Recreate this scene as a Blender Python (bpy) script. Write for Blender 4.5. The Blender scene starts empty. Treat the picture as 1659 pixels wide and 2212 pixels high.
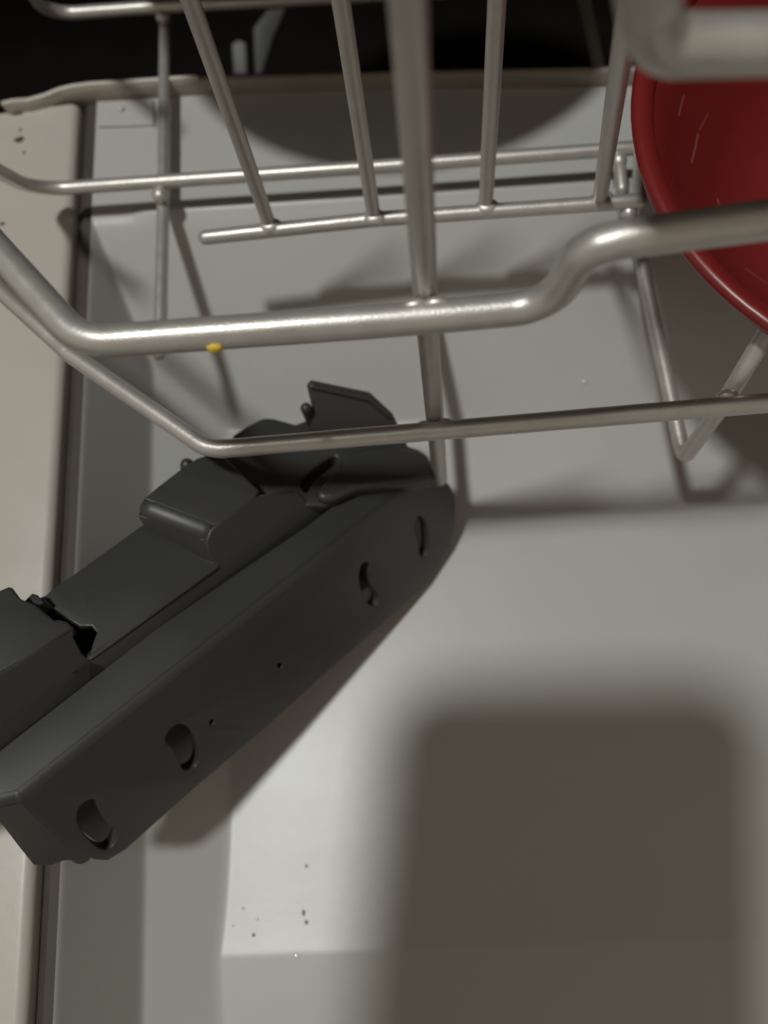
import bpy, bmesh, math, random
import numpy as np
from mathutils import Vector, Matrix
random.seed(4)
S = bpy.context.scene
C = S.collection

# ------------------------------------------------------------------ camera geometry
F, CX, CY = 1660.0, 829.5, 1106.0                 # focal length and centre of the photograph in a 1659 x 2212 frame
HC = 0.19                                         # lens height above the door floor (m)
def vn(v): v = np.array(v, float); return v/np.linalg.norm(v)
DN = vn((154.5, 519.0, 1660.0))                   # straight down, seen from the lens
XW = np.array((1.0, -0.075, 0.0)); XW = vn(XW - DN*XW.dot(DN))
ZW = -DN
YW = np.cross(ZW, XW)
R = np.array((XW, YW, ZW))
CAM = np.array((0.0, 0.0, HC))
def ray(px, py): return R @ np.array((px-CX, py-CY, F))
def W(px, py, z):                                 # the point of the horizontal plane z on a line of sight
    r = ray(px, py); return CAM + r*((z-HC)/r[2])
def WP(px, py, o, n):                             # ... of any plane
    r = ray(px, py); return CAM + r*(np.dot(np.array(o)-CAM, n)/np.dot(r, n))

cam = bpy.data.cameras.new('camera'); co = bpy.data.objects.new('camera', cam); C.objects.link(co)
cx, cy_, cz = R @ np.array((1, 0, 0)), R @ np.array((0, -1, 0)), R @ np.array((0, 0, -1))
co.matrix_world = Matrix(((cx[0], cy_[0], cz[0], 0), (cx[1], cy_[1], cz[1], 0), (cx[2], cy_[2], cz[2], HC), (0, 0, 0, 1)))
cam.sensor_fit = 'AUTO'; cam.sensor_width = 36; cam.lens = 36*F/2212
cam.clip_start = 0.003; cam.clip_end = 50
cam.dof.use_dof = True; cam.dof.focus_distance = 0.128; cam.dof.aperture_fstop = 12.5
S.camera = co

# ------------------------------------------------------------------ light: a dim warm room and one ceiling lamp
w = bpy.data.worlds.new("World"); S.world = w; w.use_nodes = True
bg = w.node_tree.nodes['Background']; bg.inputs[0].default_value = (1.0, 0.86, 0.70, 1); bg.inputs[1].default_value = 0.27
lp = bpy.data.lights.new('room_lamp', 'POINT'); lp.energy = 39; lp.shadow_soft_size = 0.058; lp.color = (0.985, 1.0, 0.965)
lo = bpy.data.objects.new('room_lamp', lp); C.objects.link(lo); lo.location = (-0.325, 0.045, 1.32)
LAMP = np.array(lo.location)
S.view_settings.view_transform = 'Standard'; S.view_settings.look = 'None'
S.view_settings.exposure = -0.08; S.view_settings.gamma = 1.0

# ------------------------------------------------------------------ materials
def mat(name, col, rough=0.5, metal=0.0, spec=0.5, nscale=0, namt=0.0, bump=0.0, bscale=800, coat=0.0):
    m = bpy.data.materials.new(name); m.use_nodes = True
    nt = m.node_tree; p = nt.nodes['Principled BSDF']
    p.inputs['Base Color'].default_value = (*col, 1); p.inputs['Roughness'].default_value = rough
    p.inputs['Metallic'].default_value = metal; p.inputs['Specular IOR Level'].default_value = spec
    if coat: p.inputs['Coat Weight'].default_value = coat; p.inputs['Coat Roughness'].default_value = 0.1
    tc = nt.nodes.new('ShaderNodeTexCoord')
    if namt:
        n = nt.nodes.new('ShaderNodeTexNoise'); n.inputs['Scale'].default_value = nscale; n.inputs['Detail'].default_value = 5
        nt.links.new(tc.outputs['Object'], n.inputs['Vector'])
        mx = nt.nodes.new('ShaderNodeMix'); mx.data_type = 'RGBA'
        mx.inputs[6].default_value = (*[c*(1-namt) for c in col], 1); mx.inputs[7].default_value = (*[min(1, c*(1+namt)) for c in col], 1)
        nt.links.new(n.outputs['Fac'], mx.inputs[0]); nt.links.new(mx.outputs[2], p.inputs['Base Color'])
        mr = nt.nodes.new('ShaderNodeMapRange'); mr.inputs[3].default_value = rough*0.85; mr.inputs[4].default_value = min(1, rough*1.15)
        nt.links.new(n.outputs['Fac'], mr.inputs[0]); nt.links.new(mr.outputs[0], p.inputs['Roughness'])
    if bump:
        n2 = nt.nodes.new('ShaderNodeTexNoise'); n2.inputs['Scale'].default_value = bscale; n2.inputs['Detail'].default_value = 3
        nt.links.new(tc.outputs['Object'], n2.inputs['Vector'])
        b = nt.nodes.new('ShaderNodeBump'); b.inputs['Strength'].default_value = bump; b.inputs['Distance'].default_value = 0.0004
        nt.links.new(n2.outputs['Fac'], b.inputs['Height']); nt.links.new(b.outputs[0], p.inputs['Normal'])
    return m
M_wire = mat('satin_grey_coating', (0.565, 0.545, 0.505), 0.39, 0.60, 0.5, 300, 0.12, 0.13, 2600)
M_liner = mat('grey_white_liner', (0.47, 0.465, 0.44), 0.40, 0.0, 0.5, 22, 0.05, 0.05, 350)
M_strip = mat('warm_white_enamel', (0.50, 0.465, 0.415), 0.45, 0.0, 0.5, 55, 0.12, 0.08, 500)
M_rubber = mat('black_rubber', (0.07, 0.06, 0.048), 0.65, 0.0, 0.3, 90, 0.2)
M_dark = mat('unlit_black', (0.006, 0.005, 0.004), 0.5, 0.0, 0.12, 60, 0.25)  # near-black colour carries the darkness of the unlit tub
M_plas = mat('charcoal_plastic', (0.036, 0.036, 0.034), 0.45, 0.0, 0.6, 38, 0.22, 0.025, 2600)
M_red = mat('red_plastic', (0.18, 0.016, 0.015), 0.34, 0.0, 0.5, 60, 0.12, 0.06, 600)
M_plate = mat('black_stoneware', (0.008, 0.0075, 0.007), 0.45, 0, 0.25)
M_glint = mat('tub_glint_grey', (0.045, 0.045, 0.042), 0.5)
M_lip = mat('stained_enamel', (0.30, 0.26, 0.215), 0.42, 0, 0.5, 120, 0.2)
M_phone = mat('phone_bounce', (0.62, 0.52, 0.42), 0.4)  # pale warm colour chosen to bounce light into the phone's shadow
M_glass = mat('lens_glass', (0.01, 0.01, 0.015), 0.08)
M_yel = mat('yellow_crumb', (0.80, 0.56, 0.06), 0.6, 0, 0.4, 3000, 0.3)
M_soil = mat('brown_soil', (0.09, 0.06, 0.035), 0.7, 0, 0.3, 1500, 0.4)
M_grit = mat('dark_grit', (0.22, 0.215, 0.20), 0.7, 0, 0.3, 1500, 0.3)
M_drop = mat('water_film', (0.55, 0.54, 0.51), 0.12, 0, 0.6)
M_streak = mat('red_glint', (0.24, 0.09, 0.085), 0.2, 0, 0.8)

def smear(m, base, amt):
    nt = m.node_tree; p = nt.nodes['Principled BSDF']; tc = nt.nodes.new('ShaderNodeTexCoord')
    mp = nt.nodes.new('ShaderNodeMapping'); mp.inputs['Scale'].default_value = (24, 40, 20); mp.inputs['Rotation'].default_value = (0, 0, 0.5)
    nt.links.new(tc.outputs['Object'], mp.inputs[0])
    n1 = nt.nodes.new('ShaderNodeTexNoise'); n1.inputs['Scale'].default_value = 1.0; n1.inputs['Detail'].default_value = 6; n1.inputs['Distortion'].default_value = 1.5
    nt.links.new(mp.outputs[0], n1.inputs['Vector'])
    v = nt.nodes.new('ShaderNodeTexVoronoi'); v.inputs['Scale'].default_value = 130
    nt.links.new(tc.outputs['Object'], v.inputs['Vector'])
    r1 = nt.nodes.new('ShaderNodeMapRange'); r1.inputs[1].default_value = 0.06; r1.inputs[2].default_value = 0.11; r1.inputs[3].default_value = 1; r1.inputs[4].default_value = 0
    nt.links.new(v.outputs['Distance'], r1.inputs[0])
    n2 = nt.nodes.new('ShaderNodeTexNoise'); n2.inputs['Scale'].default_value = 28
    nt.links.new(tc.outputs['Object'], n2.inputs['Vector'])
    r2 = nt.nodes.new('ShaderNodeMapRange'); r2.inputs[1].default_value = 0.56; r2.inputs[2].default_value = 0.66
    nt.links.new(n2.outputs['Fac'], r2.inputs[0])
    mu = nt.nodes.new('ShaderNodeMath'); mu.operation = 'MULTIPLY'; nt.links.new(r1.outputs[0], mu.inputs[0]); nt.links.new(r2.outputs[0], mu.inputs[1])
    m2 = nt.nodes.new('ShaderNodeMath'); m2.operation = 'MULTIPLY_ADD'; m2.inputs[1].default_value = -0.35
    nt.links.new(mu.outputs[0], m2.inputs[0]); nt.links.new(n1.outputs['Fac'], m2.inputs[2])
    mx = nt.nodes.new('ShaderNodeMix'); mx.data_type = 'RGBA'
    mx.inputs[6].default_value = (*[c*(1-amt) for c in base], 1); mx.inputs[7].default_value = (*[c*(1+amt*0.6) for c in base], 1)
    nt.links.new(m2.outputs[0], mx.inputs[0]); nt.links.new(mx.outputs[2], p.inputs['Base Color'])
    mr = nt.nodes.new('ShaderNodeMapRange'); mr.inputs[1].default_value = 0.25; mr.inputs[2].default_value = 0.75; mr.inputs[3].default_value = 0.345; mr.inputs[4].default_value = 0.365
    nt.links.new(n1.outputs['Fac'], mr.inputs[0]); nt.links.new(mr.outputs[0], p.inputs['Roughness'])
smear(M_liner, (0.46, 0.46, 0.44), 0.06)
smear(M_strip, (0.50, 0.465, 0.415), 0.10)

# ------------------------------------------------------------------ helpers
def link(name, me, m, parent=None, smooth=True):
    if m: me.materials.append(m)
    if smooth:
        me.polygons.foreach_set('use_smooth', [True]*len(me.polygons))
    o = bpy.data.objects.new(name, me); C.objects.link(o)
    if parent is not None:
        o.parent = parent; o.matrix_parent_inverse = parent.matrix_world.inverted()
    return o
def tag(o, label=None, cat=None, group=None, kind=None):
    if label: o['label'] = label
    if cat: o['category'] = cat
    if group: o['group'] = group
    if kind: o['kind'] = kind
    return o
def empty(name, loc, label, cat, group=None):
    o = bpy.data.objects.new(name, None); C.objects.link(o); o.location = tuple(loc); o.empty_display_size = 0.01
    bpy.context.view_layer.update()
    return tag(o, label, cat, group)
def pydata(name, v, f, m, parent=None, smooth=True):
    me = bpy.data.meshes.new(name); me.from_pydata([tuple(map(float, p)) for p in v], [], f); me.update()
    bm = bmesh.new(); bm.from_mesh(me); bmesh.ops.recalc_face_normals(bm, faces=bm.faces); bm.to_mesh(me); bm.free()
    return link(name, me, m, parent, smooth)
def fillet(pts, rad, n=9):
    pts = [np.array(p, float) for p in pts]; out = [pts[0]]
    for i in range(1, len(pts)-1):
        a, b, c = pts[i-1], pts[i], pts[i+1]
        r = rad[i] if isinstance(rad, (list, tuple)) else rad
        u, v = vn(a-b), vn(c-b); ang = math.acos(max(-1, min(1, u.dot(v))))
        if r <= 0 or ang > 3.1: out.append(b); continue
        t = min(r/math.tan(ang/2), 0.49*np.linalg.norm(a-b), 0.49*np.linalg.norm(c-b)); rr = t*math.tan(ang/2)
        cen = b + vn(u+v)*rr/math.sin(ang/2)
        p0, p1 = b+u*t-cen, b+v*t-cen; tot = math.pi-ang
        for k in range(n+1):
            f = k/n; out.append(cen + (p0*math.sin((1-f)*tot)+p1*math.sin(f*tot))/math.sin(tot))
    out.append(pts[-1]); return out
def dens(pts, step=0.004):
    out = [pts[0]]
    for a, b in zip(pts, pts[1:]):
        k = max(1, int(np.linalg.norm(b-a)/step))
        for i in range(1, k+1): out.append(a+(b-a)*i/k)
    return out
def tube(name, pts, rad, m, parent=None, bend=0.0, sides=20, wob=0.0):
    P = dens(fillet(pts, bend) if bend else [np.array(p, float) for p in pts])
    n = len(P); V = []; Fc = []
    T = [vn(P[min(i+1, n-1)]-P[max(i-1, 0)]) for i in range(n)]
    nrm = vn(np.cross(T[0], (0.3, 0.2, 1.0) if abs(T[0][2]) < 0.9 else (1.0, 0.1, 0)))
    rings = []
    ext = [(-0.95, 0.30), (-0.7, 0.71), (-0.35, 0.93)]
    for e, s in ext: rings.append((P[0]+T[0]*rad*(e+0.0), T[0], s))
    for i in range(n): rings.append((P[i], T[i], 1.0))
    for e, s in reversed(ext): rings.append((P[-1]-T[-1]*rad*e, T[-1], s))
    ph = random.random()*9
    for i, (p, t, s) in enumerate(rings):
        nrm = vn(nrm - t*nrm.dot(t)); bn = np.cross(t, nrm)
        r = rad*s*(1+wob*math.sin(i*1.7+ph)*math.sin(i*0.61+ph))
        for k in range(sides):
            a = 2*math.pi*k/sides; V.append(p + (nrm*math.cos(a)+bn*math.sin(a))*r)
    for i in range(len(rings)-1):
        for k in range(sides):
            k2 = (k+1) % sides; Fc.append((i*sides+k, i*sides+k2, (i+1)*sides+k2, (i+1)*sides+k))
    Fc.append(tuple(range(sides))[::-1]); Fc.append(tuple(range((len(rings)-1)*sides, len(rings)*sides)))
    return pydata(name, V, Fc, m, parent)
def blob(name, p, r, m, parent=None, sc=(1, 1, 1), jit=0.0, rot=0.0, seg=14):
    bm = bmesh.new(); bmesh.ops.create_uvsphere(bm, u_segments=seg, v_segments=max(6, seg//2+2), radius=r)
    for v in bm.verts:
        k = 1+jit*(random.random()-0.5)*2
        v.co = Vector((v.co.x*sc[0]*k, v.co.y*sc[1]*k, v.co.z*sc[2]*k))
    bmesh.ops.rotate(bm, verts=bm.verts, cent=(0, 0, 0), matrix=Matrix.Rotation(rot, 3, 'Z'))
    bmesh.ops.translate(bm, verts=bm.verts, vec=tuple(p))
    me = bpy.data.meshes.new(name); bm.to_mesh(me); bm.free()
    return link(name, me, m, parent)
def smooth_poly(pts, cnt=2):
    for _ in range(cnt):
        q = []
        for i in range(len(pts)):
            a, b = np.array(pts[i], float), np.array(pts[(i+1) % len(pts)], float)
            q += [a*0.75+b*0.25, a*0.25+b*0.75]
        pts = q
    return pts
def plate(name, outline, plane, thick, m, parent, holes=(), bev=0.0006, rnd=0):
    """a moulded slab: the outline's visible face lies in the plane (o, n), the thickness goes away from the viewer"""
    o, n = np.array(plane[0]), vn(plane[1])
    if n.dot(CAM-o) < 0: n = -n
    u = vn(np.cross((0.31, 0.9, 0.2), n)); v = np.cross(n, u)
    cu = bpy.data.curves.new(name, 'CURVE'); cu.dimensions = '2D'; cu.fill_mode = 'BOTH'
    cu.extrude = thick/2-bev; cu.bevel_depth = bev; cu.bevel_resolution = 3; cu.offset = -bev
    for k, poly in enumerate([outline]+list(holes)):
        q = smooth_poly(poly, rnd) if (rnd and k == 0) else (smooth_poly(poly, 2) if k else poly)
        pts = [WP(a, b, o, n) - o for a, b in q]
        sp = cu.splines.new('POLY'); sp.points.add(len(pts)-1); sp.use_cyclic_u = True
        for i, p in enumerate(pts): sp.points[i].co = (p.dot(u), p.dot(v), 0, 1)
    tmp = bpy.data.objects.new('tmp', cu); C.objects.link(tmp)
    dg = bpy.context.evaluated_depsgraph_get(); me = bpy.data.meshes.new_from_object(tmp.evaluated_get(dg))
    bpy.data.objects.remove(tmp); bpy.data.curves.remove(cu)
    c = o - n*thick/2
    me.transform(Matrix(((u[0], v[0], n[0], c[0]), (u[1], v[1], n[1], c[1]), (u[2], v[2], n[2], c[2]), (0, 0, 0, 1))))
    bm = bmesh.new(); bm.from_mesh(me); bmesh.ops.remove_doubles(bm, verts=bm.verts, dist=1e-6)
    bmesh.ops.recalc_face_normals(bm, faces=bm.faces); bm.to_mesh(me); bm.free(); me.name = name
    me.materials.clear()
    ob = link(name, me, m, parent)
    nl = Vector(n)
    for f in me.polygons:
        if abs(f.normal.dot(nl)) > 0.9995: f.use_smooth = False
    me.set_sharp_from_angle(angle=math.radians(38))
    return ob
def box(name, lo_, hi, m, parent=None, bev=0.0, smooth=False):
    bm = bmesh.new(); bmesh.ops.create_cube(bm, size=1)
    for v in bm.verts:
        v.co = Vector([(lo_[i]+hi[i])/2 + v.co[i]*(hi[i]-lo_[i]) for i in range(3)])
    if bev: bmesh.ops.bevel(bm, geom=bm.edges, offset=bev, segments=4, affect='EDGES', profile=0.5)
    me = bpy.data.meshes.new(name); bm.to_mesh(me); bm.free()
    return link(name, me, m, parent, smooth)

# ------------------------------------------------------------------ dishwasher door (lying open)
RIM = 0.035
def line2(a, b):                                   # 2-D line: point, direction, left-hand normal
    a, b = np.array(a[:2]), np.array(b[:2]); d = vn(b-a); return a, d, np.array((-d[1], d[0]))
gl = line2(W(110, 2212, RIM), W(204, 290, RIM))    # pan's left edge, running away from the viewer
tl = line2(W(245, 468, RIM), W(1380, 393, RIM))    # crease under the hinge end
bl = line2(W(490, 2060, 0), W(1000, 2042, 0))      # crease nearest the viewer
def sdist(L, X, Y): return (X-L[0][0])*L[2][0] + (Y-L[0][1])*L[2][1]
endY = W(640, 185, 0.033)[1]
def smin(a, b, k): h = np.clip(0.5+0.5*(b-a)/k, 0, 1); return b*(1-h)+a*h-k*h*(1-h)
def smax(a, b, k): return -smin(-a, -b, k)
def liner_z(X, Y):
    s = -sdist(gl, X, Y)                           # metres right of the left edge
    t = -sdist(tl, X, Y)                           # metres toward the viewer from the hinge crease
    b = -sdist(bl, X, Y)                           # metres toward the viewer from the near crease
    zl = smax(RIM-3.2*s, 0.0110-0.66*(s-(RIM-0.0110)/3.2), 0.0012)
    zt = RIM-0.80*t
    zf = np.where(b < 0, 0.0021*np.exp(np.minimum(b, 0)/0.021), 0.0021-0.02*np.maximum(b, 0))   # the floor bows up to the near crease
    z = smax(smax(zl, zt, 0.002), zf, 0.0009)
    flat = RIM - 0.0005 + 0.0011*np.exp(-((t+0.0008)/0.0016)**2)*(1/(1+np.exp(-(s-0.012)/0.001)))
    z = smin(z, flat, 0.0016)
    return z
washer = empty('dishwasher', W(1100, 1300, 0), 'open dishwasher with pale grey inner door lying flat below the rack, shaded tub behind painted black', 'dishwasher')
x0, x1 = -0.17, 0.24; y0, y1 = -0.19, endY
NX, NY = 560, 560
gx = np.linspace(0, 1, NX); gy = np.linspace(y0, y1, NY)
VX = np.zeros((NY, NX)); VY = np.repeat(gy[:, None], NX, 1)
for j in range(NY):
    xl = gl[0][0] + gl[1][0]/gl[1][1]*(gy[j]-gl[0][1])
    VX[j] = xl + (x1-xl)*gx**1.25
topP = [(8, 224), (30, 219), (62, 217), (95, 208), (130, 194), (160, 187), (200, 182), (300, 176), (424, 167), (640, 161), (860, 155), (1290, 147), (1700, 135)]
lipw = np.array([W(a, b, 0.0390) for a, b in topP])
VY = y0 + (np.interp(VX, lipw[:, 0], lipw[:, 1]) - 0.0006 - y0)*((gy-y0)/(y1-y0))[:, None]
VZ = liner_z(VX, VY)
me = bpy.data.meshes.new('door')
V = np.stack((VX, VY, VZ), -1).reshape(-1, 3)
idx = np.arange(NX*NY).reshape(NY, NX)
Q = np.stack((idx[:-1, :-1], idx[:-1, 1:], idx[1:, 1:], idx[1:, :-1]), -1).reshape(-1, 4)
me.vertices.add(len(V)); me.vertices.foreach_set('co', V.ravel())
me.loops.add(Q.size); me.loops.foreach_set('vertex_index', Q.ravel().astype(np.int32))
me.polygons.add(len(Q)); me.polygons.foreach_set('loop_start', np.arange(0, Q.size, 4).astype(np.int32))
me.update(calc_edges=True); me.validate()
door = link('door', me, M_liner, washer)

# side channel, rubber seal and enamelled edge strip left of the pan
def strip_prism(name, prof, pa, pb, m, parent):
    """extrude a profile (offset to the left, z) along the pan's left edge between two y values"""
    V, Fc = [], []; n = len(prof)
    for y in (pa, pb):
        k = (y-gl[0][1])/gl[1][1]; base = gl[0]+gl[1]*k
        for off, z in prof:
            p = base + gl[2]*off; V.append((p[0], p[1], z))
    for i in range(n):
        j = (i+1) % n; Fc.append((i, j, n+j, n+i))
    Fc.append(tuple(range(n))); Fc.append(tuple(range(n, 2*n)))
    return pydata(name, V, Fc, m, parent, False)
ytop = W(150, 236, RIM)[1]
GW = abs(sdist(gl, *W(65, 2212, RIM)[:2]))
strip_prism('door_seal', [(0.0002, 0.0338), (0.0002, 0.012), (GW+0.0002, 0.012), (GW+0.0002, 0.0325), (GW*0.5, 0.0342)], -0.2, ytop+0.004, M_rubber, door)
r_ = 0.0022
prof = [(GW+0.0004, 0.006)] + [(GW+0.0004+r_-r_*math.cos(a), 0.0365-r_+r_*math.sin(a)) for a in np.linspace(0, math.pi/2, 7)] \
     + [(0.0285-r_+r_*math.sin(a), 0.0365-r_+r_*math.cos(a)) for a in np.linspace(0, math.pi/2, 7)] + [(0.0285, 0.006)]
es = strip_prism('edge_strip', prof, -0.2, ytop, M_strip, door)
es.data.polygons.foreach_set('use_smooth', [True]*len(es.data.polygons)); es.data.set_sharp_from_angle(angle=math.radians(40))

# hinge-end lip: a low upright flange along the end of the door
topP = [(8, 224), (30, 219), (62, 217), (95, 208), (130, 194), (160, 187), (200, 182), (300, 176), (424, 167), (640, 161), (860, 155), (1290, 147), (1700, 135)]
V, Fc = [], []
pl = dens([W(a, b, 0.0390) for a, b in topP], 0.003)
for p in pl:
    for dx, dz in ((-0.0012, -0.010), (-0.0012, -0.0006), (-0.0008, 0.0), (0.0004, 0.0), (0.0008, -0.0006), (0.0008, -0.010)):
        V.append((p[0], p[1]+dx, p[2]+dz))
n = 6
for i in range(len(pl)-1):
    for k in range(n):
        Fc.append((i*n+k, i*n+(k+1) % n, (i+1)*n+(k+1) % n, (i+1)*n+k))
Fc.append(tuple(range(n))); Fc.append(tuple(range((len(pl)-1)*n, len(pl)*n)))
pydata('hinge_lip', V, Fc, M_lip, door)
tube('lip_highlight', [W(a, b, 0.0392) for a, b in topP[:9]], 0.0007, M_strip, door, bend=0.004, sides=10)  # pale bead painting the highlight along the lit stretch of the lip
# shelf below the lip that closes the end of the door at the left
sh = [W(a, b, 0.0300) for a, b in [(186, 240), (196, 206), (330, 196), (420, 188)]]
hw = [W(a, b, 0.0305) for a, b in [(212, 222), (330, 214)]]
plate('hinge_tab', [(214, 224), (330, 214), (332, 268), (212, 272)], (W(270, 245, RIM+0.0004), (0, 0, 1)), 0.0009, M_liner, door, bev=0.0003)

# ------------------------------------------------------------------ tub mouth beyond the door, floor of the room below
tub = washer
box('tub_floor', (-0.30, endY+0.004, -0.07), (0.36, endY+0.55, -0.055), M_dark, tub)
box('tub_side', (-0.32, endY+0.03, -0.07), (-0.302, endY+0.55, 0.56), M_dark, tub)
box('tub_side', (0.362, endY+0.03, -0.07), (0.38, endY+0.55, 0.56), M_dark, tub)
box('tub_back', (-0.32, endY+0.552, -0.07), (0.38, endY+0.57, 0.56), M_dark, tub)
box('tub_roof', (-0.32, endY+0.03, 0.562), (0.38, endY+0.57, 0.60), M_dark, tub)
plate('tub_glint', [(505, 160), (500, 95), (515, 85), (531, 92), (534, 160)], (W(520, 120, -0.02), (0, -0.5, 0.8)), 0.003, M_glint, tub, bev=0.0004)  # both grey plates stand in for glints in the dark tub
plate('tub_glint', [(552, 160), (548, 60), (578, 20), (618, 16), (590, 80), (566, 160)], (W(575, 90, -0.02), (0.2, -0.5, 0.8)), 0.003, M_glint, tub, bev=0.0004)
ctr = empty('shade_countertop', (0.03, endY+0.06, 0.62), 'unseen dark worktop added over the dishwasher to shade it', 'worktop')  # unseen slab, added to keep light off the tub and hinge end
box('slab', (-0.9, endY+0.028, 0.603), (0.9, endY+0.62, 0.64), M_dark, ctr, 0.004)
fl = bpy.data.meshes.new('floor'); fl.from_pydata([(-3, -3, -0.24), (3, -3, -0.24), (3, 3, -0.24), (-3, 3, -0.24)], [], [(0, 1, 2, 3)])
tag(link('floor', fl, M_rubber, None, False), kind='structure')

# ------------------------------------------------------------------ wire rack
ZM, ZL, ZF, ZT, ZB = 0.101, 0.0599, 0.034, 0.052, 0.044
fa, fb = W(240, 735, ZM), W(1150, 652, ZM)         # the rack's upright front plane
fn = vn(np.cross(fb-fa, (0, 0, 1))); FP = (fa, fn)
def WF(px, py, off=0.0): return WP(px, py, fa+fn*off*(-1 if fn[1] > 0 else 1), fn)
rack = empty('dish_rack', (0.0, float(fa[1]), 0.03), 'silvery grey wire dish rack crossing above the door', 'dish rack')
RW = 0.00225
tube('front_rail', [W(-330, 250, ZM), W(-30, 511, ZM), WF(176, 741), WF(920, 686), WF(1188, 661), WF(1262, 540), WF(1345, 517), WF(1760, 462)], 0.00228, M_wire, rack, bend=[0, 0.01, 0.0095, 0, 0.0065, 0.0085, 0, 0], wob=0.012)
tube('top_rail', [WF(1370, -260), WF(1402, 20), WF(1425, 100), WF(1900, 92)], 0.0025, M_wire, rack, bend=[0, 0.004, 0.0045, 0], wob=0.01)
tube('lower_rail', [W(-330, 340, ZL), W(-60, 572, ZL), W(150, 764, ZL), WF(452, 972), WF(935, 931), WF(1760, 862)], 0.00176, M_wire, rack, bend=[0, 0.01, 0.02, 0.009, 0, 0], wob=0.012)
# centre upright, bending at its foot into a floor wire that runs back
off = -0.0034
ft = WF(951, 1045, off)
bk = W(893, 280, ft[2]+0.001)
tube('upright_wire', [WF(874, -130, off), WF(920, 660, off), ft+np.array((0, 0, -0.0)), bk], 0.00168, M_wire, rack, bend=[0, 0, 0.004, 0], wob=0.01)
# left floor wire running front to back
lf = [W(357, -60, ZB-0.0045), W(353, 420, ZB-0.0045), W(345, 765, ZB-0.0045)]
tube('floor_wire', lf, 0.00150, M_wire, rack, wob=0.02)
# right floor wire, folding up at the front
ftr = WF(1477, 990, -0.003)
tube('floor_wire', [W(1236, -120, ftr[2]+0.002), ftr, WF(1570, 862, -0.0032), W(1668, 700, 0.068)], 0.00165, M_wire, rack, bend=[0, 0.0028, 0, 0], wob=0.015)
# cross wires at the back, rising at the left into the rack's side
tube('cross_wire', [W(-260, 150, 0.098), W(-40, 350, 0.068), W(74, 411, ZB), W(860, 357, ZB), W(1392, 318, ZB)], 0.00160, M_wire, rack, bend=[0, 0.006, 0.008, 0, 0], wob=0.014)
tube('cross_wire', [W(20, -160, 0.092), W(62, -25, 0.058), W(100, 32, ZB), W(350, 14, ZB), W(1300, -38, ZB), W(1900, -70, ZB)], 0.00160, M_wire, rack, bend=[0, 0.004, 0.007, 0, 0, 0], wob=0.014)
tube('tine_wire', [W(444, 513, ZT), W(810, 474, ZT), W(1382, 434, ZT)], 0.00158, M_wire, rack, wob=0.014)
# tines
for (px, py, tx) in ((583, 488, None), (808, 470, None), (1049, 447, None), (1296, 430, 1362)):
    b = W(px, py, ZT); top = b + np.array((0, 0, 0.088))
    if tx: top = W(tx, -10, 0.12)
    tube('tine', [b, top], 0.00150, M_wire, rack, wob=0.01)
    blob('weld', b+np.array((0.0002, -0.0007, 0.0006)), 0.0022, M_wire, rack, (1.25, 0.9, 0.7))
for p, r, sc in ((WF(896, 660, -0.001), 0.0012, (1.5, 0.8, 0.8)), (WF(943, 655, -0.001), 0.0012, (1.5, 0.8, 0.8)), (WF(916, 922, -0.001), 0.0013, (1.3, 0.9, 1)), (WF(961, 917, -0.001), 0.0013, (1.3, 0.9, 1)), (WF(1571, 856, -0.0018), 0.0015, (1.3, 0.8, 0.9)),
                 (W(346, 421, ZB-0.0015), 0.0020, (1, 1, 0.9)), (W(352, 36, ZB-0.0015), 0.0020, (1, 1, 0.9)),
                 (W(1336, 345, ZB-0.001), 0.0021, (0.9, 1.2, 0.9)), (W(1357, 458, ZT-0.002), 0.0021, (0.9, 1.1, 0.9))):
    blob('weld', p, r, M_wire, rack, sc)
# short bracing wires at the right end of the tine row
tube('brace_wire', [W(1336, 338, ZB-0.001), W(1343, 408, ZB-0.002)], 0.00145, M_wire, rack)
tube('brace_wire', [W(1382, 330, ZB+0.001), W(1380, 432, ZT-0.001)], 0.00145, M_wire, rack)

# ------------------------------------------------------------------ charcoal plastic bracket lying under the rack
A = W(40, 1727, 0.064); B = W(797, 1122, 0.0362)
ax = vn(B-A); tv = vn(np.cross((0, 0, 1), ax)); nr = np.cross(ax, tv)
if nr[2] < 0: nr = -nr
br = empty('plastic_bracket', W(560, 1560, 0.012), 'charcoal plastic rack bracket with slotted side lying slantwise on the door', 'plastic bracket')
RP = (A, nr)
FPt = W(566, 1590, 0.0212)
fnr = vn(np.cross(ax, FPt-A)); FA = (A, fnr)
a_ = math.radians(55)
tup = tv if tv[1] > 0 else -tv                       # toward the upper left
U0 = WP(331, 1363, *RP); wv = tup*math.cos(a_)+nr*math.sin(a_)
WL = (U0, vn(np.cross(ax, wv)))
def hgt(px, py): return float((WP(px, py, *WL)-U0).dot(nr))
H1, H2, H3 = hgt(331, 1320), hgt(500, 1112), hgt(80, 1406)
print('bracket levels', H1, H2, H3, 'face bottom z', WP(960, 1200, *FA)[2], WP(230, 1859, *FA)[2], 'left top', WP(0, 1265, U0+nr*H3, nr)[2])
def lev(h): return (U0+nr*h, nr)
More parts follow.
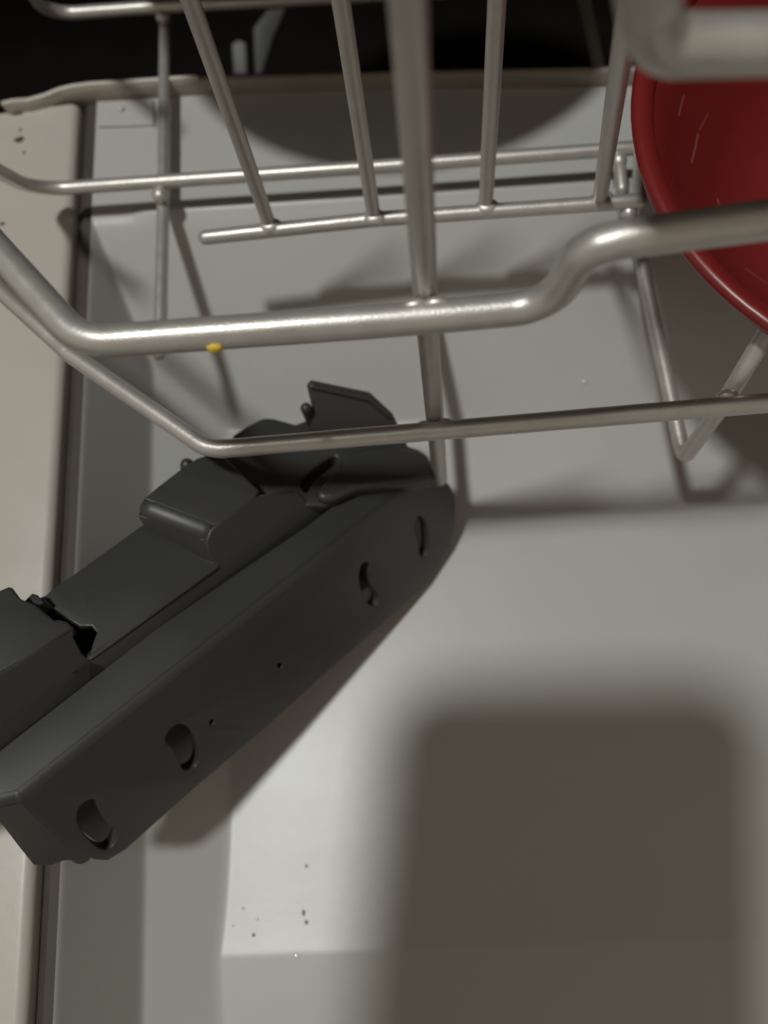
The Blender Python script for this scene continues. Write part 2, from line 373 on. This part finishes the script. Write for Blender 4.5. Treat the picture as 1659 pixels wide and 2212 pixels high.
# main channel: ridge, slotted side and end cap meeting in rounded edges
def PX(p):                                           # where a point shows in the photograph's frame
    c = R.T @ (np.array(p)-CAM); return (CX+F*c[0]/c[2], CY+F*c[1]/c[2])
RB = 0.0021
fdn = vn(np.cross(fnr, ax)); fdn = fdn if fdn[2] < 0 else -fdn       # down the slotted side
fout = fnr if fnr.dot(CAM-A) > 0 else -fnr
tin = tup                                                             # across the ridge, away from the side
Bc = WP(157, 1837, *FA); Cc = WP(-30, 1742, *RP)
EC = (A, vn(np.cross(Bc-A, Cc-A))); eout = EC[1] if EC[1].dot(CAM-A) > 0 else -EC[1]
cen0 = np.linalg.solve(np.array((nr, fout, eout)), np.array((nr.dot(A)-RB, fout.dot(A)-RB, eout.dot(A)-RB)))   # centre of the corner ball
d_re = vn(np.cross(nr, eout)); d_re = d_re if d_re[0] < 0 else -d_re
d_fe = vn(np.cross(fout, eout)); d_fe = d_fe if d_fe[2] < 0 else -d_fe
def foot(c, n): return c + n*RB
L_ = float((B-A).dot(ax))*1.22
r0, r1 = foot(cen0, nr), foot(cen0+ax*L_, nr)
f0, f1 = foot(cen0, fout), foot(cen0+ax*L_, fout)
e0 = foot(cen0, eout)
rpx = [PX(r0), PX(r1)]
rl = [PX(foot(cen0+d_re*0.02, nr)), PX(r0)]
plate('ridge', [(rl[0][0]-6, rl[0][1]-120), (0, 1621), (331, 1363), (542, 1218), (661, 1138), (760, 1062), (880, 1046), PX(r1), PX(r0), rl[0]], RP, 0.0022, M_plas, br, bev=0.0002)
fe = PX(foot(cen0+d_fe*0.022, fout))
face = [PX(f0), PX(f1), (947, 1041), (970, 1046), (983, 1069), (985, 1123), (972, 1178), (926, 1257), (880, 1300), (701, 1458), (566, 1580), (436, 1690), (332, 1782), (272, 1836), (232, 1860), (205, 1858), (178, 1844), (162, 1838), fe]
if fe[1] > 1838: face = face[:-1]
holes = [[(904, 1110), (893, 1136), (905, 1180), (907, 1204), (921, 1203), (928, 1170), (922, 1128)],
         [(784, 1213), (774, 1242), (782, 1285), (800, 1311), (814, 1308), (820, 1286), (806, 1274), (796, 1242), (801, 1217)],
         [(373, 1566), (352, 1600), (376, 1616), (388, 1645), (396, 1668), (424, 1660), (434, 1626), (420, 1586), (400, 1564)],
         [(207, 1722), (172, 1738), (163, 1775), (184, 1808), (214, 1836), (240, 1838), (262, 1795), (236, 1786), (216, 1752)],
         [(601, 1433), (598, 1440), (606, 1446), (612, 1440), (609, 1433)],
         [(461, 1552), (452, 1560), (455, 1568), (464, 1562)]]
plate('slotted_side', face, FA, 0.0026, M_plas, br, holes, bev=0.0003)
tube('rounded_edge', [cen0+ax*L_, cen0, cen0+d_re*0.03], RB, M_plas, br, sides=28)
tube('rounded_edge', [cen0, cen0+d_fe*0.0235], RB, M_plas, br, sides=28)
blob('rounded_corner', cen0, RB, M_plas, br, seg=28)
ecl = PX(foot(cen0+d_re*0.02, eout)); ecf = PX(foot(cen0+d_fe*0.022, eout))
plate('end_cap', [ecl, PX(e0), ecf, (140, 1856), (112, 1866), (76, 1866), (44, 1826), (0, 1768), (-40, 1752)], EC, 0.0022, M_plas, br, bev=0.0003)
# inner rib seen through the slots
ribO = A - fout*0.0065
plate('inner_rib', [(140, 1770), (503, 1420), (797, 1160), (880, 1120), (880, 1180), (560, 1510), (330, 1730), (230, 1835)], (ribO, fout), 0.0015, M_plas, br, bev=0.0003)
fcos = math.degrees(math.acos(fout[2])); print('side slope', fcos)
# step wall behind the ridge, plate, and the two raised blocks
plate('step_wall', [(14, 1637), (345, 1378), (556, 1233), (675, 1153), (714, 1122), (640, 1062), (549, 1075), (480, 1125), (455, 1146), (446, 1172), (452, 1200), (467, 1220), (196, 1416), (150, 1452), (0, 1560)], WL, 0.0016, M_plas, br, bev=0.0004)
plate('top_plate', [(93, 1291), (117, 1268), (159, 1241), (304, 1136), (420, 1080), (520, 1120), (471, 1226), (204, 1420), (191, 1427), (198, 1397), (209, 1366), (198, 1352), (173, 1353), (151, 1340), (123, 1320)], lev(H1), 0.0016, M_plas, br, bev=0.0003)
plate('slot_shade', [(60, 1300), (110, 1282), (230, 1330), (235, 1440), (180, 1462), (70, 1370)], lev(H1-0.007), 0.001, M_dark, br, bev=0.0002)  # near-black sheet, the slot's shade put in as colour
# left block
plate('end_block', [(-90, 1330), (0, 1274), (18, 1266), (26, 1268), (44, 1292), (54, 1296), (73, 1304), (117, 1339), (127, 1337), (145, 1342), (159, 1356), (0, 1461), (-90, 1516)], lev(H3), 0.003, M_plas, br, bev=0.0005)
plate('block_front', [(-90, 1508), (0, 1456), (80, 1406), (158, 1355), (160, 1378), (178, 1413), (192, 1424), (230, 1440), (250, 1452), (14, 1640), (-90, 1720)], WL, 0.0018, M_plas, br, bev=0.0003)
plate('block_tab', [(50, 1300), (69, 1281), (81, 1284), (96, 1302), (73, 1312)], lev(H3-0.003), 0.004, M_plas, br, bev=0.0003)
# right block with rounded lower front
P0, P1 = WP(300, 1094, *lev(H2)), WP(452, 1152, *lev(H2)); P2 = WP(468, 1218, *lev(H1))
bfn = vn(np.cross(P1-P0, P2-P0)); bfn = bfn if bfn.dot(CAM-P0) > 0 else -bfn
BF = (P0, bfn); e01 = vn(P1-P0); RS = 0.0030
cc = np.linalg.solve(np.array((nr, bfn, e01)), np.array((nr.dot(P0)-RS, bfn.dot(P0)-RS, e01.dot(P0))))
t0, t1 = PX(cc+nr*RS), PX(cc+nr*RS+(P1-P0))
s0, s1 = PX(cc+bfn*RS), PX(cc+bfn*RS+(P1-P0))
plate('raised_block', [t0, (312, 1076), (340, 1052), (384, 1018), (425, 990), (470, 975), (560, 1060), (549, 1077), (482, 1126), t1], lev(H2), 0.003, M_plas, br, bev=0.0003)
tube('rounded_edge', [cc+e01*RS*0.7, cc+(P1-P0)-e01*RS*0.55], RS, M_plas, br, sides=36)
plate('block_skirt', [s0, s1, (452, 1198), (470, 1219), (440, 1208), (380, 1174), (312, 1138), (300, 1122)], BF, 0.002, M_plas, br, bev=0.0003)
pb = WP(403, 992, *lev(H2-0.002))
tube('peg', [pb-nr*0.007, pb-nr*0.002], 0.0014, M_plas, br)
# curved end housing with its slot and the upright fin
HL = lev(max(H1-0.001, 0.002))
hous = [(480, 985), (505, 938), (530, 921), (549, 911), (562, 904), (575, 901), (594, 903), (638, 915), (680, 900), (800, 890), (862, 918), (882, 962), (905, 970), (922, 981), (936, 1004), (940, 1034), (880, 1046), (760, 1062), (700, 1092), (640, 1092), (560, 1066)]
plate('end_housing', hous, HL, 0.004, M_plas, br, [[(645, 1040), (672, 1016), (712, 986), (730, 984), (722, 1004), (690, 1026), (670, 1046), (662, 1068)]], bev=0.0007, rnd=0)
plate('slot_shade_back', [(610, 1040), (660, 980), (760, 960), (770, 1010), (700, 1100), (620, 1090)], (HL[0]-nr*0.0042, nr), 0.001, M_rubber, br, bev=0.0002)  # dark sheet painting the shade inside the housing slot
plate('clip_plate', [(738, 988), (770, 972), (800, 963), (840, 961), (876, 966), (905, 971), (922, 981), (934, 1002), (936, 1028), (880, 1040), (770, 1054), (722, 1076), (700, 1078), (688, 1072), (684, 1058), (700, 1040), (736, 1008)], (HL[0]+nr*0.0020, nr), 0.003, M_plas, br, bev=0.0012)
fnP = W(760, 880, 0.040); ffn = vn(np.array((0.25, -0.75, 0.62)))
plate('fin', [(672, 930), (676, 884), (665, 838), (674, 827), (690, 830), (802, 853), (850, 897), (866, 930), (780, 960)], (fnP, ffn), 0.0022, M_plas, br, bev=0.0007)
tube('fin_rim', [WP(a, b, fnP+ffn*0.0001, ffn) for a, b in ((674, 834), (690, 837), (798, 861), (840, 898))], 0.0007, M_plas, br, bend=0.001, sides=12)
q = WP(663, 886, fnP, ffn)
tube('peg', [q-np.array((0.0, 0.0, 0.007)), q+np.array((0.0, 0.0, 0.001))], 0.0012, M_plas, br)

# ------------------------------------------------------------------ red bowl at the right edge
def circ(a, b, c):
    ax_, ay = a[:2]; bx, by = b[:2]; cx_, cy2 = c[:2]
    d = 2*(ax_*(by-cy2)+bx*(cy2-ay)+cx_*(ay-by))
    ux = ((ax_**2+ay**2)*(by-cy2)+(bx**2+by**2)*(cy2-ay)+(cx_**2+cy2**2)*(ay-by))/d
    uy = ((ax_**2+ay**2)*(cx_-bx)+(bx**2+by**2)*(ax_-cx_)+(cx_**2+cy2**2)*(bx-ax_))/d
    return np.array((ux, uy)), math.hypot(ux-ax_, uy-ay)
BZ = 0.075
bc2, BR = circ(W(1366, 200, BZ), W(1434, 470, BZ), W(1659, 704, BZ)); print('bowl', bc2, BR)
BD = 0.031
prf = [(0.0, 0.0), (0.09, 0.22), (0.19, 0.45), (0.30, 0.68), (0.40, 0.84), (0.50, 0.93), (0.64, 0.97), (0.78, 0.985), (0.999, 1.0)]
def bowl(name, rad, tilt, label):
    cen = np.array((bc2[0], bc2[1], BZ))
    axis = vn(np.array((0.0, 0.0, 1.0)) + np.array(tilt))
    u = vn(np.cross((0, 1, 0), axis)); v = np.cross(axis, u)
    root = empty(name, cen, label, 'bowl')
    def lathe(nm, prof, m):
        n = 96; V, Fc = [], []
        for r, h in prof:
            for k in range(n):
                a = 2*math.pi*k/n; V.append(cen + (u*math.cos(a)+v*math.sin(a))*r + axis*h)
        for i in range(len(prof)-1):
            for k in range(n):
                Fc.append((i*n+k, i*n+(k+1) % n, (i+1)*n+(k+1) % n, (i+1)*n+k))
        return pydata(nm, V, Fc, m, root)
    R0 = rad
    rim = [(R0*math.cos(0)-0.0012, -0.0035), (R0-0.0004, -0.0024), (R0, -0.0012), (R0-0.0005, -0.0003), (R0-0.0016, 0.0), (R0-0.0034, -0.0006), (R0-0.0042, -0.0018), (R0-0.0046, -0.0034)]
    lathe('rim', rim, M_red)
    inn = [(R0-0.0046, -0.0034)] + [((R0-0.0050)*(1-a), -0.0036-BD*b) for a, b in prf]
    out = [(R0-0.0012, -0.0035)] + [((R0-0.0030)*(1-a), -0.0062-BD*b) for a, b in prf]
    lathe('bowl_wall', out[::-1]+inn, M_red)
    return root, cen, axis, u, v
bw, bcen, bax, bu, bv = bowl('red_bowl', BR, (0.0, 0.0, 0.0), 'red plastic bowl tipped in the rack at the right edge')
# glints of the wet bowl, put in as pale red streaks
def streak(pts, r):
    P = []
    for px, py in pts:
        rr = ray(px, py)
        for t in np.linspace(0.00005, 0.00014, 1500):
            p = CAM+rr*t; h = (p-bcen).dot(bax); q = np.linalg.norm(p-bcen-bax*h)/(BR-0.0050)
            if q < 1 and h < -0.0035-BD*np.interp(1-q, [a for a, _ in prf], [b_ for _, b_ in prf]): P.append(p); break
    if len(P) > 1: tube('glint_streak', P, r, M_streak, bw, sides=8)
streak([(1478, 205), (1470, 235), (1466, 250)], 0.00009)
streak([(1508, 290), (1502, 320), (1494, 352)], 0.00013)
streak([(1530, 245), (1512, 280)], 0.00008)
streak([(1550, 430), (1558, 455)], 0.00009)
streak([(1610, 580), (1655, 612)], 0.00008)

# ------------------------------------------------------------------ plate standing at the back of the rack (it shades the hinge end)
def shadow_src(px, py, zs, zc):
    p = W(px, py, zs); f = (zc-zs)/(LAMP[2]-zs); return p+(LAMP-p)*f
zc = 0.088
a1, a2, a3 = (shadow_src(428, 200, 0.04, zc), shadow_src(720, 385, 0.03, zc), shadow_src(1285, 190, 0.036, zc))
pc, pr = circ(a1, a2, a3); print('plate', pc, pr)
n = 72; V, Fc = [], []
prof = [(0.0005, -0.033), (pr*0.34, -0.033), (pr*0.52, -0.027), (pr*0.97, -0.001), (pr, 0.0005), (pr*0.985, 0.0022), (pr*0.50, -0.023), (pr*0.33, -0.029), (0.0005, -0.029)]
for r, h in prof:
    for k in range(n):
        a = 2*math.pi*k/n; V.append((pc[0]+r*math.cos(a), pc[1]+r*math.sin(a), zc+h))
for i in range(len(prof)-1):
    for k in range(n): Fc.append((i*n+k, i*n+(k+1) % n, (i+1)*n+(k+1) % n, (i+1)*n+k))
tag(pydata('black_bowl', V, Fc, M_plate), 'black bowl sitting at the back of the rack, above the picture', 'bowl')

n = 64; V, Fc = [], []  # unseen plate, added to darken the shadow below the red bowl
px_, py_, pz_, R2 = 0.158, 0.085, 0.125, 0.088
for r, h in [(0.0005, 0.0), (R2*0.6, 0.0), (R2*0.97, -0.010), (R2, -0.0105), (R2*0.99, -0.0075), (R2*0.6, 0.0035), (0.0005, 0.0035)]:
    for k in range(n):
        a = 2*math.pi*k/n; V.append((px_+h, py_+r*math.cos(a), pz_+r*math.sin(a)))
for i in range(6):
    for k in range(n): Fc.append((i*n+k, i*n+(k+1) % n, (i+1)*n+(k+1) % n, (i+1)*n+k))
tag(pydata('shade_plate', V, Fc, M_plate), 'unseen black plate added right of the red bowl to deepen its shade', 'plate')

# ------------------------------------------------------------------ the phone that takes the picture (its shadow falls on the door)
ph = empty('phone', CAM, 'phone held above the door, its shadow falling on the panel', 'phone')
def cbox(name, lo_, hi, m, bev):
    o = box(name, lo_, hi, m, None, bev, True); o.data.transform(co.matrix_world)
    o.parent = ph; o.matrix_parent_inverse = ph.matrix_world.inverted(); return o
def slab(name, x0_, x1_, y0_, y1_, z0_, z1_, rc, m):
    """rounded-corner slab in the phone's own axes (x right, y up, z toward its screen)"""
    V, Fc = [], []; pts = []
    for cxx, cyy, a0 in ((x1_-rc, y1_-rc, 0), (x0_+rc, y1_-rc, 90), (x0_+rc, y0_+rc, 180), (x1_-rc, y0_+rc, 270)):
        for k in range(9):
            a = math.radians(a0+90*k/8); pts.append((cxx, cyy, math.cos(a), math.sin(a)))
    e = min(0.0012, (z1_-z0_)/3); n_ = len(pts)
    lay = [(z0_, rc-e), (z0_+e*0.3, rc-e*0.3), (z0_+e, rc), (z1_-e, rc), (z1_-e*0.3, rc-e*0.3), (z1_, rc-e)]
    for z, r in lay:
        for px, py, c, sn in pts: V.append(co.matrix_world @ Vector((px+c*r, py+sn*r, z)))
    for i_ in range(len(lay)-1):
        for k in range(n_): Fc.append((i_*n_+k, i_*n_+(k+1) % n_, (i_+1)*n_+(k+1) % n_, (i_+1)*n_+k))
    Fc.append(tuple(range(n_))); Fc.append(tuple(range((len(lay)-1)*n_, len(lay)*n_)))
    return pydata(name, V, Fc, m, ph)
slab('phone_body', -0.0658, 0.0096, -0.126, 0.0200, 0.0045, 0.0120, 0.0125, M_phone)
slab('camera_plate', -0.019, 0.0105, -0.019, 0.0100, 0.0034, 0.0046, 0.006, M_phone)
slab('lens_ring', -0.0042, 0.0042, -0.0042, 0.0042, 0.0022, 0.0036, 0.0042, M_glass)

# ------------------------------------------------------------------ crumbs, grit and drops
def onliner(px, py):
    z = 0.0
    for _ in range(6):
        p = W(px, py, z); z = float(liner_z(np.array([p[0]]), np.array([p[1]]))[0])
    return W(px, py, z)
yb = WF(464, 750, 0.0022)
tag(blob('food_crumb', yb, 0.00085, M_yel, None, (1.35, 0.8, 0.9), 0.18), 'tiny yellow food crumb stuck under the front rail', 'crumb')
for px, py, r, sc, lab in ((662, 1871, 0.00042, (1, 1, 0.5), 'small dark grit speck on the bright panel, topmost of three in a row'),
                      (656, 1972, 0.0006, (0.8, 1.3, 0.5), 'dark elongated grit speck directly above another on the bright panel'),
                      (662, 1992, 0.00055, (0.9, 1.1, 0.5), 'dark round grit speck just below an elongated one on the bright panel'),
                      (548, 2020, 0.0005, (1, 1, 0.5), 'lone grit speck near the bright corner of the panel')):
    tag(blob('grit_speck', onliner(px, py), r*0.8, M_grit, None, sc, 0.2), lab, 'grit speck', 'grit specks on the door panel')
for px, py, r, lab in ((525, 1962, 0.00035, 'tiny clear water drop near the left fold of the bright panel, topmost of three'), (556, 1986, 0.0003, 'tiny clear water drop right of two others by the left fold of the panel'),
                       (503, 2000, 0.0003, 'tiny clear water drop closest to the left fold of the panel'), (1262, 822, 0.0007, 'clear water drop alone on the door between the rack rails'),
                       (640, 2066, 0.0006, 'largest water drop, sitting on the near crease of the door panel')):
    tag(blob('water_drop', onliner(px, py), r, M_drop, None, (1, 1.1, 0.35), 0.1), lab, 'water drop', 'water drops on the door panel')
for px, py, r, sc, lab in ((42, 302, 0.0011, (1.1, 0.9, 0.3), 'largest brown soil spot near the top end of the edge strip'),
                      (44, 281, 0.0005, (0.6, 1.4, 0.3), 'narrow brown soil spot above the largest spot on the edge strip'),
                      (38, 246, 0.0009, (1.6, 0.6, 0.3), 'brown soil smear right under the hinge lip'),
                      (52, 330, 0.0005, (0.7, 1.1, 0.3), 'faint brown soil spot below the largest spot'),
                      (4, 484, 0.0006, (1.4, 0.7, 0.3), 'lone dark soil spot at the left picture edge')):
    tag(blob('soil_spot', W(px, py, 0.0365), r, M_soil, None, sc, 0.3), lab, 'soil spot', 'soil spots on the edge strip')
dr = W(262, 234, RIM+0.0008)
tag(blob('water_drop', dr, 0.0008, M_drop, None, (1, 1, 0.7), 0.05), 'bright water drop on the tab below the hinge lip', 'water drop')
